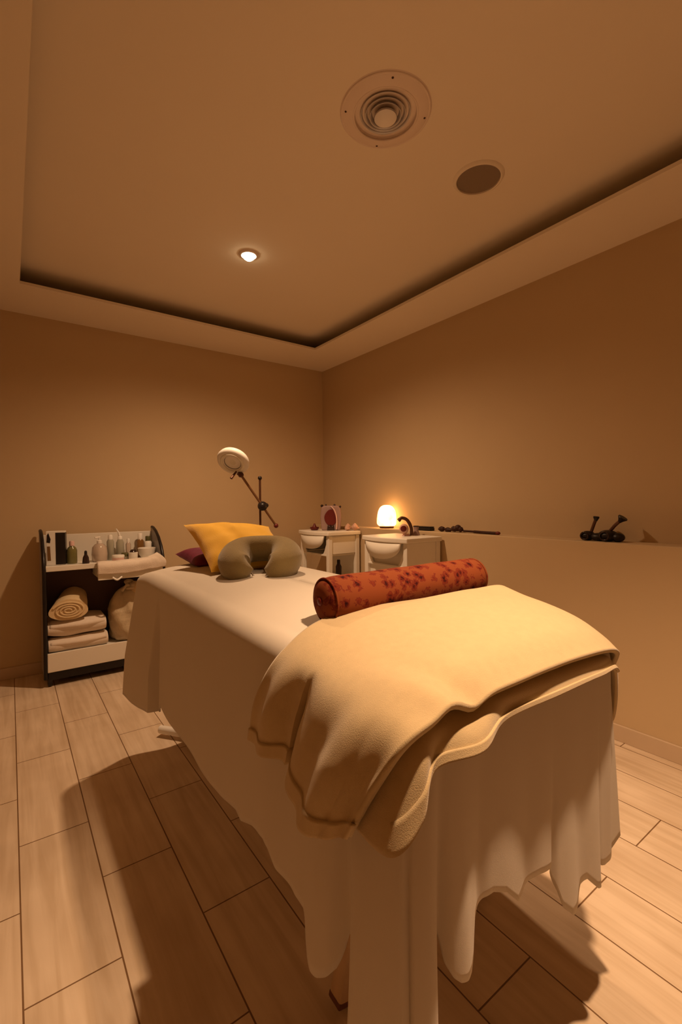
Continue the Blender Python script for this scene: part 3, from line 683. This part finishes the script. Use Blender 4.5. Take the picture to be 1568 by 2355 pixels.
obj('knot', move(join(torus(0.026, 0.012, 0, 20, 8), move(sphere((0,0,0), 0.022, 8), (0.01, -0.01, 0.012)), tube(spline([(0,0,0.01),(-0.03,-0.03,0.02),(-0.06,-0.05,-0.01)], 8), [0.012]*4+[0.008]*5, 8)), (0.655, 3.355, 0.545)), 'bag_plastic', bag)
obj('towel_inside', move(xf(lathe([(1e-6,0),(0.06,0.008),(0.074,0.05),(0.06,0.11),(1e-6,0.125)], 24), Matrix.Rotation(R(18), 4, 'Y')), (0.70, 3.37, 0.46)), 'towel_beige', bag, label='beige towel bulging at the top')

# ------------------------------------------------------------------ magnifier lamp behind the bed
ml = thing('magnifier_lamp', 'white ring magnifier lamp on a thin dark stand behind the bed', 'lamp', (1.36, 2.80, 0))
obj('base', move(lathe([(0.15,0),(0.155,0.01),(0.14,0.03),(0.03,0.045)], 40), (1.36, 2.80, 0)), 'dark_plastic', ml)
pole = obj('pole', tube([(1.36, 2.80, 0.04), (1.363, 2.80, 1.27)], 0.0075, 14), 'brown_metal', ml)
obj('pole_cap', sphere((1.363, 2.80, 1.28), 0.014, 10), 'dark_plastic', pole)
JK = Vector((1.366, 2.772, 1.092)); 
obj('joint_knob', join(aim(lathe([(0.014,-0.02),(0.030,-0.012),(0.032,0.0),(0.030,0.012),(0.014,0.02)], 24), JK, JK+Vector((0,-1,0))), sphere(tuple(JK), 0.027, 10), move(sphere((0,0,0), 0.016, 8), tuple(JK+Vector((0.028, 0, 0.004))))), 'dark_plastic', ml)
a0, a1 = Vector((1.215, 2.772, 1.295)), Vector((1.466, 2.772, 0.957))
arm = obj('arm', tube([tuple(a0), tuple(a1)], 0.008, 12), 'bronze', ml)
obj('arm_knob', sphere(tuple(a1), 0.016, 10), 'maroon_wax', arm)
HC = Vector((1.165, 2.775, 1.382)); HN = Vector((-0.51, -0.47, -0.69)).normalized()
def head(g): return aim(g, HC, HC+HN)
hd = obj('head', head(lathe([(0.052,0.012),(0.058,0.020),(0.080,0.022),(0.098,0.016),(0.105,0.0),(0.100,-0.016),(0.080,-0.024),(0.055,-0.020),(0.050,-0.004),(0.052,0.012)], 48)), 'white_plastic', ml)
obj('lens', head(lathe([(0.053,0.0),(0.040,0.008),(0.02,0.012),(1e-6,0.013)], 40)), 'lens_glass', hd, label='round glass lens')
obj('tube_cover', head(torus(0.070, 0.010, 0.020, 44, 8)), 'lens_glass', hd, label='ring-shaped light cover')
obj('bracket', join(tube([tuple(HC+HN*0.0+Vector((0.03,0,-0.075))), tuple(a0+Vector((-0.0,0,0.0)))], 0.012, 10), aim(lathe([(0.011,-0.015),(0.016,-0.01),(0.016,0.01),(0.011,0.015)], 16), a0, a0+Vector((0,1,0)))), 'brown_metal', ml)
obj('handle', tube([tuple(a0+Vector((-0.035, -0.01, 0.02))), tuple(a0+Vector((-0.075, -0.02, -0.025)))], [0.006, 0.009], 10), 'brown_metal', ml)

# ------------------------------------------------------------------ the two bow-fronted white trolleys by the right wall
TZ = 0.888
def bow_trolley(y0, label, open_side):
    x0, x1, w = 1.945, 2.243, 0.41; y1 = y0+w
    t = thing('bow_front_trolley', label, 'trolley', ((x0+x1)/2, (y0+y1)/2, 0), 0, 'white bow-front trolleys by the right wall')
    bow = [(x0-0.012-0.042*math.sin(math.pi*k/20), y0-0.012+(w+0.024)*k/20) for k in range(21)]
    obj('tabletop', prism([(x1+0.004, y0-0.012)]+bow+[(x1+0.004, y1+0.012)], 'z', TZ-0.030, TZ), 'white_laminate', t, bevel=0.006, seg=3)
    for (px, py) in ((x0, y0), (x0, y1-0.036), (x1-0.036, y0), (x1-0.036, y1-0.036)):
        obj('post', box(px, px+0.036, py, py+0.036, 0.075, TZ-0.030), 'white_laminate', t, bevel=0.004)
        c = obj('caster', join(aim(lathe([(0.010,0),(0.024,0.002),(0.026,0.011),(0.024,0.020),(0.010,0.022)], 18), (px+0.018, py+0.008, 0.026), (px+0.018, py+0.030, 0.026)), box(px+0.006, px+0.030, py+0.008, py+0.028, 0.045, 0.076)), 'dark_plastic', t)
    # curved apron with a rounded lower edge
    n = 24; v = []; f = []
    for k in range(n+1):
        s = k/n; y = y0+0.036+(w-0.072)*s; bx_ = x0-0.006-0.036*math.sin(math.pi*(y-y0)/w)
        dz = 0.105*max(0.0, 1-abs(2*s-1)**2.6)**0.5
        v += [(bx_, y, TZ-0.030), (bx_, y, TZ-0.031-dz)]
    f = [(2*k, 2*k+1, 2*k+3, 2*k+2) for k in range(n)]
    obj('apron', (v, f), 'white_laminate', t, solid=0.012)
    for s in (0, 1):
        yb, d = (y0+0.034, 1) if s == 0 else (y1-0.034, -1)
        obj('corner_bracket', prism([(yb, TZ-0.10), (yb, TZ-0.185), (yb+d*0.062, TZ-0.185), (yb+d*0.035, TZ-0.150), (yb+d*0.012, TZ-0.10)], 'x', x0+0.006, x0+0.020), 'white_laminate', t, bevel=0.002)
    zs = 0.715 if open_side else 0.12
    if not open_side: obj('front_panel', box(x0+0.022, x0+0.032, y0+0.036, y1-0.036, 0.12, TZ-0.032), 'white_laminate', t, bevel=0.002)
    obj('side_panel', box(x0+0.036, x1-0.036, y0+0.008, y0+0.020, zs, TZ-0.032), 'white_laminate', t, bevel=0.002)
    obj('side_panel', box(x0+0.036, x1-0.036, y1-0.020, y1-0.008, zs, TZ-0.032), 'white_laminate', t, bevel=0.002)
    obj('back_panel', box(x1-0.012, x1-0.002, y0+0.036, y1-0.036, 0.12, TZ-0.032), 'white_laminate', t, bevel=0.002)
    obj('shelf', box(x0+0.004, x1-0.012, y0+0.020, y1-0.020, 0.700, 0.714), 'white_laminate', t, bevel=0.003)
    obj('shelf', box(x0+0.004, x1-0.012, y0+0.020, y1-0.020, 0.500, 0.514), 'white_laminate', t, bevel=0.003)
    obj('shelf', box(x0+0.004, x1-0.012, y0+0.020, y1-0.020, 0.120, 0.138), 'white_laminate', t, bevel=0.003)
    return t
bow_trolley(2.84, 'white bow-front trolley in the corner, standing further from the bed', True)
bow_trolley(2.00, 'white bow-front trolley with a closed side panel, nearer to the bed', False)
t = thing('black_bottle', 'black bottle standing inside the open side of the corner trolley', 'bottle', (2.10, 2.93, 0.515))
obj('body', move(lathe([(0.022,0),(0.024,0.004),(0.024,0.09),(0.012,0.115)], 24), (2.10, 2.93, 0.515)), 'dark_bottle', t)
obj('cap', move(lathe([(0.013,0.112),(0.013,0.14),(0.010,0.144)], 20), (2.10, 2.93, 0.515)), 'dark_plastic', t)

# on the corner trolley: lantern-like casing with a dark red oval, small pieces beside it
LX, LY = 2.10, 3.03
ln = thing('oval_lantern', 'pale upright casing with a dark red oval front on the corner trolley', 'ornament', (LX, LY, TZ), R(-38))
ml_ = ln.matrix_world
def oval(w, h, z0, n=32, p=1.0): return [(w*math.cos(2*math.pi*k/n)*(1-0.28*max(0, math.sin(2*math.pi*k/n))**1.5), z0+h*math.sin(2*math.pi*k/n)) for k in range(n)]
obj('casing', xf(prism([(-0.075,0.0),(0.075,0.0),(0.085,0.10),(0.080,0.175),(0.055,0.20),(-0.05,0.20),(-0.078,0.185),(-0.085,0.10)], 'y', -0.03, 0.03), ml_), 'lilac_casing', ln, bevel=0.012, seg=3)
obj('oval_front', xf(prism(oval(0.052, 0.066, 0.105), 'y', -0.036, -0.028), ml_), 'maroon_wax', ln, bevel=0.003, label='dark red oval front')
obj('white_cord', xf(tube(spline([(0.0,-0.036,0.195),(0.028,-0.040,0.165),(0.046,-0.041,0.11),(0.048,-0.040,0.05),(0.046,-0.040,0.01)], 24), 0.0055, 8), ml_), 'pink_plastic', ln, label='pale curved cord')
obj('burner', xf(prism([(-0.03,0.0),(0.03,0.0),(0.024,0.045),(0.012,0.028),(0.0,0.05),(-0.012,0.028),(-0.024,0.045)], 'y', -0.044, -0.032), ml_), 'dark_bottle', ln, bevel=0.002)
for kx, kz, kr in ((-0.072, 0.197, 0.012), (-0.04, 0.203, 0.008), (0.03, 0.203, 0.009), (0.075, 0.19, 0.009)):
    obj('top_knob', xf(sphere((kx, 0, kz), kr, 8), ml_), 'dark_bottle', ln)
t = thing('candle_dish', 'small dark red waxy dish at the left of the oval lantern', 'dish', (2.005, 3.13, TZ))
obj('dish', move(lathe([(0.022,0),(0.034,0.010),(0.037,0.026),(0.030,0.024),(0.02,0.012),(1e-6,0.010)], 24), (2.005, 3.13, TZ)), 'maroon_wax', t)
obj('wax', move(lathe([(0.028,0.016),(0.014,0.034),(0.006,0.055),(1e-6,0.056)], 20), (2.005, 3.13, TZ)), 'maroon_wax', t)
for i, (x, y, s, lab) in enumerate(((2.165, 2.90, 0.024, 'pinkish seashell lying nearest to the oval lantern'), (2.195, 2.93, 0.030, 'pinkish seashell in the middle of the shell row'), (2.212, 2.86, 0.033, 'larger pink seashell nearest to the glowing salt lamp'))):
    t = thing('seashell', lab, 'seashell', (x, y, TZ), 0.7*i, 'seashells on the corner trolley')
    m2 = t.matrix_world
    pr = [(1e-6, 0.0)]+[(s*math.sin(math.pi*k/10)**0.8*(1-0.05*k), s*1.9*k/10) for k in range(1, 10)]+[(1e-6, s*1.9)]
    obj('shell_body', xf(lathe(pr, 24, lambda a, z: 1+0.10*math.sin(7*a+z*120)), m2), 'shell', t)
    obj('shell_lip', xf(move(torus(s*0.55, s*0.2, 0, 20, 8, 1, 0.7), (0, -s*0.55, s*0.62)), m2 ), 'shell', t)

# on the near bow-front trolley
SX, SY = 2.105, 2.17
t = thing('spout_ornament', 'dark ornament with an arched neck and a reddish round body on the near bow-front trolley', 'ornament', (SX, SY, TZ), R(-36))
m2 = t.matrix_world
obj('arched_neck', xf(tube(spline([(-0.052,0,0.100),(-0.030,0,0.118),(0.005,0,0.105),(0.030,0,0.06),(0.036,0,0.004)], 28), [0.013]*4+[0.011]*25, 12), m2), 'brown_metal', t)
obj('round_body', xf(sphere((-0.016, -0.004, 0.046), 0.034, 14, (0.9, 0.9, 1)), m2), 'shell', t, label='reddish round body')
obj('body_disc', xf(aim(lathe([(0.018,0),(0.020,0.004),(0.016,0.007)], 20), (-0.024, -0.036, 0.050), (-0.024, -0.06, 0.050)), m2), 'maroon_wax', t, label='dark red disc')
obj('foot', xf(join(lathe([(0.024,0),(0.030,0.003),(0.020,0.014)], 24), ), m2), 'pink_plastic', t)
t = thing('small_pot', 'small grey tapered pot beside the arched ornament', 'pot', (2.195, 2.17, TZ))
obj('pot', move(lathe([(0.026,0),(0.024,0.01),(0.015,0.035),(0.020,0.060),(0.018,0.061),(0.012,0.035),(1e-6,0.03)], 24), (2.195, 2.17, TZ)), 'lilac_casing', t)
obj('rim', move(torus(0.019, 0.003, 0.061, 24, 8), (2.195, 2.17, TZ)), 'dark_bottle', t)

# ------------------------------------------------------------------ on the wall ledge
LZ = 0.912
sl = thing('salt_lamp', 'glowing orange-white salt lamp on the wall ledge', 'lamp', (2.335, 2.62, LZ))
obj('wooden_base', move(lathe([(0.050,0),(0.055,0.004),(0.055,0.014),(0.050,0.018)], 32), (2.335, 2.62, LZ)), 'dark_wood', sl)
def salt_w(a, z): return 1+0.07*noise.noise((math.cos(a)*1.6, math.sin(a)*1.6, z*12))
sprof = [tuple(q)[:2] for q in spline([(0.058,0.018,0),(0.072,0.035,0),(0.073,0.08,0),(0.066,0.125,0),(0.050,0.158,0),(0.028,0.174,0),(1e-5,0.178,0)], 30)]
obj('salt_block', move(lathe(sprof, 36, salt_w), (2.335, 2.62, LZ)), 'glowing_salt', sl)
t = thing('black_case', 'small flat black case lying on the ledge beside the salt lamp', 'case', (2.335, 2.21, LZ))
obj('case_body', box(2.31, 2.355, 2.15, 2.29, LZ, LZ+0.022), 'dark_plastic', t, bevel=0.005)
obj('case_lid', box(2.312, 2.353, 2.152, 2.288, LZ+0.0225, LZ+0.029), 'dark_plastic', t, bevel=0.003)
t = thing('driftwood', 'dark knotted piece of driftwood lying on the ledge', 'driftwood', (2.33, 1.98, LZ))
obj('wood_body', tube(spline([(2.325,2.09,LZ+0.016),(2.33,2.05,LZ+0.018),(2.335,2.01,LZ+0.012),(2.33,1.96,LZ+0.020),(2.33,1.92,LZ+0.022),(2.33,1.89,LZ+0.016)], 30), [0.006+0.012*abs(math.sin(i*0.42)) for i in range(31)], 12), 'dark_wood', t)
for kp, kr in (((2.33, 1.93, LZ+0.028), 0.022), ((2.33, 1.965, LZ+0.022), 0.018), ((2.327, 2.055, LZ+0.018), 0.016)):
    obj('knot', sphere(kp, kr, 10), 'dark_wood', t)
t = thing('wooden_stick', 'slim dark brown stick lying along the ledge', 'stick', (2.325, 1.75, LZ))
obj('stick_body', tube(spline([(2.33,1.885,LZ+0.012),(2.328,1.80,LZ+0.011),(2.325,1.72,LZ+0.010),(2.322,1.63,LZ+0.010)], 24), [0.007]*8+[0.009]*17, 10), 'dark_wood', t)
obj('stick_tip', sphere((2.322, 1.628, LZ+0.0105), 0.0105, 10, (1, 1.6, 1)), 'maroon_wax', t)

ch = thing('candle_holder', 'black two-stemmed candle holder with flared tops on the wall ledge', 'candle holder', (2.33, 1.05, LZ))
obj('base', join(sphere((2.33, 1.115, LZ+0.024), 0.030, 14, (1.1, 1.15, 0.8)), sphere((2.33, 1.02, LZ+0.028), 0.034, 14, (1.1, 1.35, 0.82)), sphere((2.33, 0.975, LZ+0.022), 0.026, 14, (1.1, 1.1, 0.85)), sphere((2.33, 1.065, LZ+0.020), 0.028, 14, (1.1, 1.4, 0.7))), 'dark_plastic', ch)
obj('base_rim', aim(torus(0.018, 0.004, 0, 24, 8), (2.298, 1.117, LZ+0.024), (2.25, 1.117, LZ+0.024)), 'dark_bottle', ch)
obj('base_rim', aim(torus(0.020, 0.004, 0, 24, 8), (2.294, 1.022, LZ+0.028), (2.25, 1.022, LZ+0.028)), 'dark_bottle', ch)
obj('stem', tube(spline([(2.33,1.098,LZ+0.045),(2.33,1.088,LZ+0.075),(2.33,1.077,LZ+0.105)], 12), [0.0075]*13, 10), 'brown_metal', ch)
obj('stem', tube(spline([(2.33,1.012,LZ+0.05),(2.33,0.990,LZ+0.078),(2.33,0.966,LZ+0.102)], 12), [0.0075]*13, 10), 'brown_metal', ch)
obj('flared_cup', aim(lathe([(0.007,0),(0.010,0.008),(0.014,0.016),(0.013,0.022),(1e-6,0.022)], 20), (2.33,1.077,LZ+0.098), (2.33,1.072,LZ+0.14)), 'dark_plastic', ch)
obj('flared_cup', aim(lathe([(0.007,0),(0.012,0.010),(0.022,0.024),(0.021,0.028),(1e-6,0.027)], 20), (2.33,0.970,LZ+0.095), (2.33,0.945,LZ+0.13)), 'dark_plastic', ch)
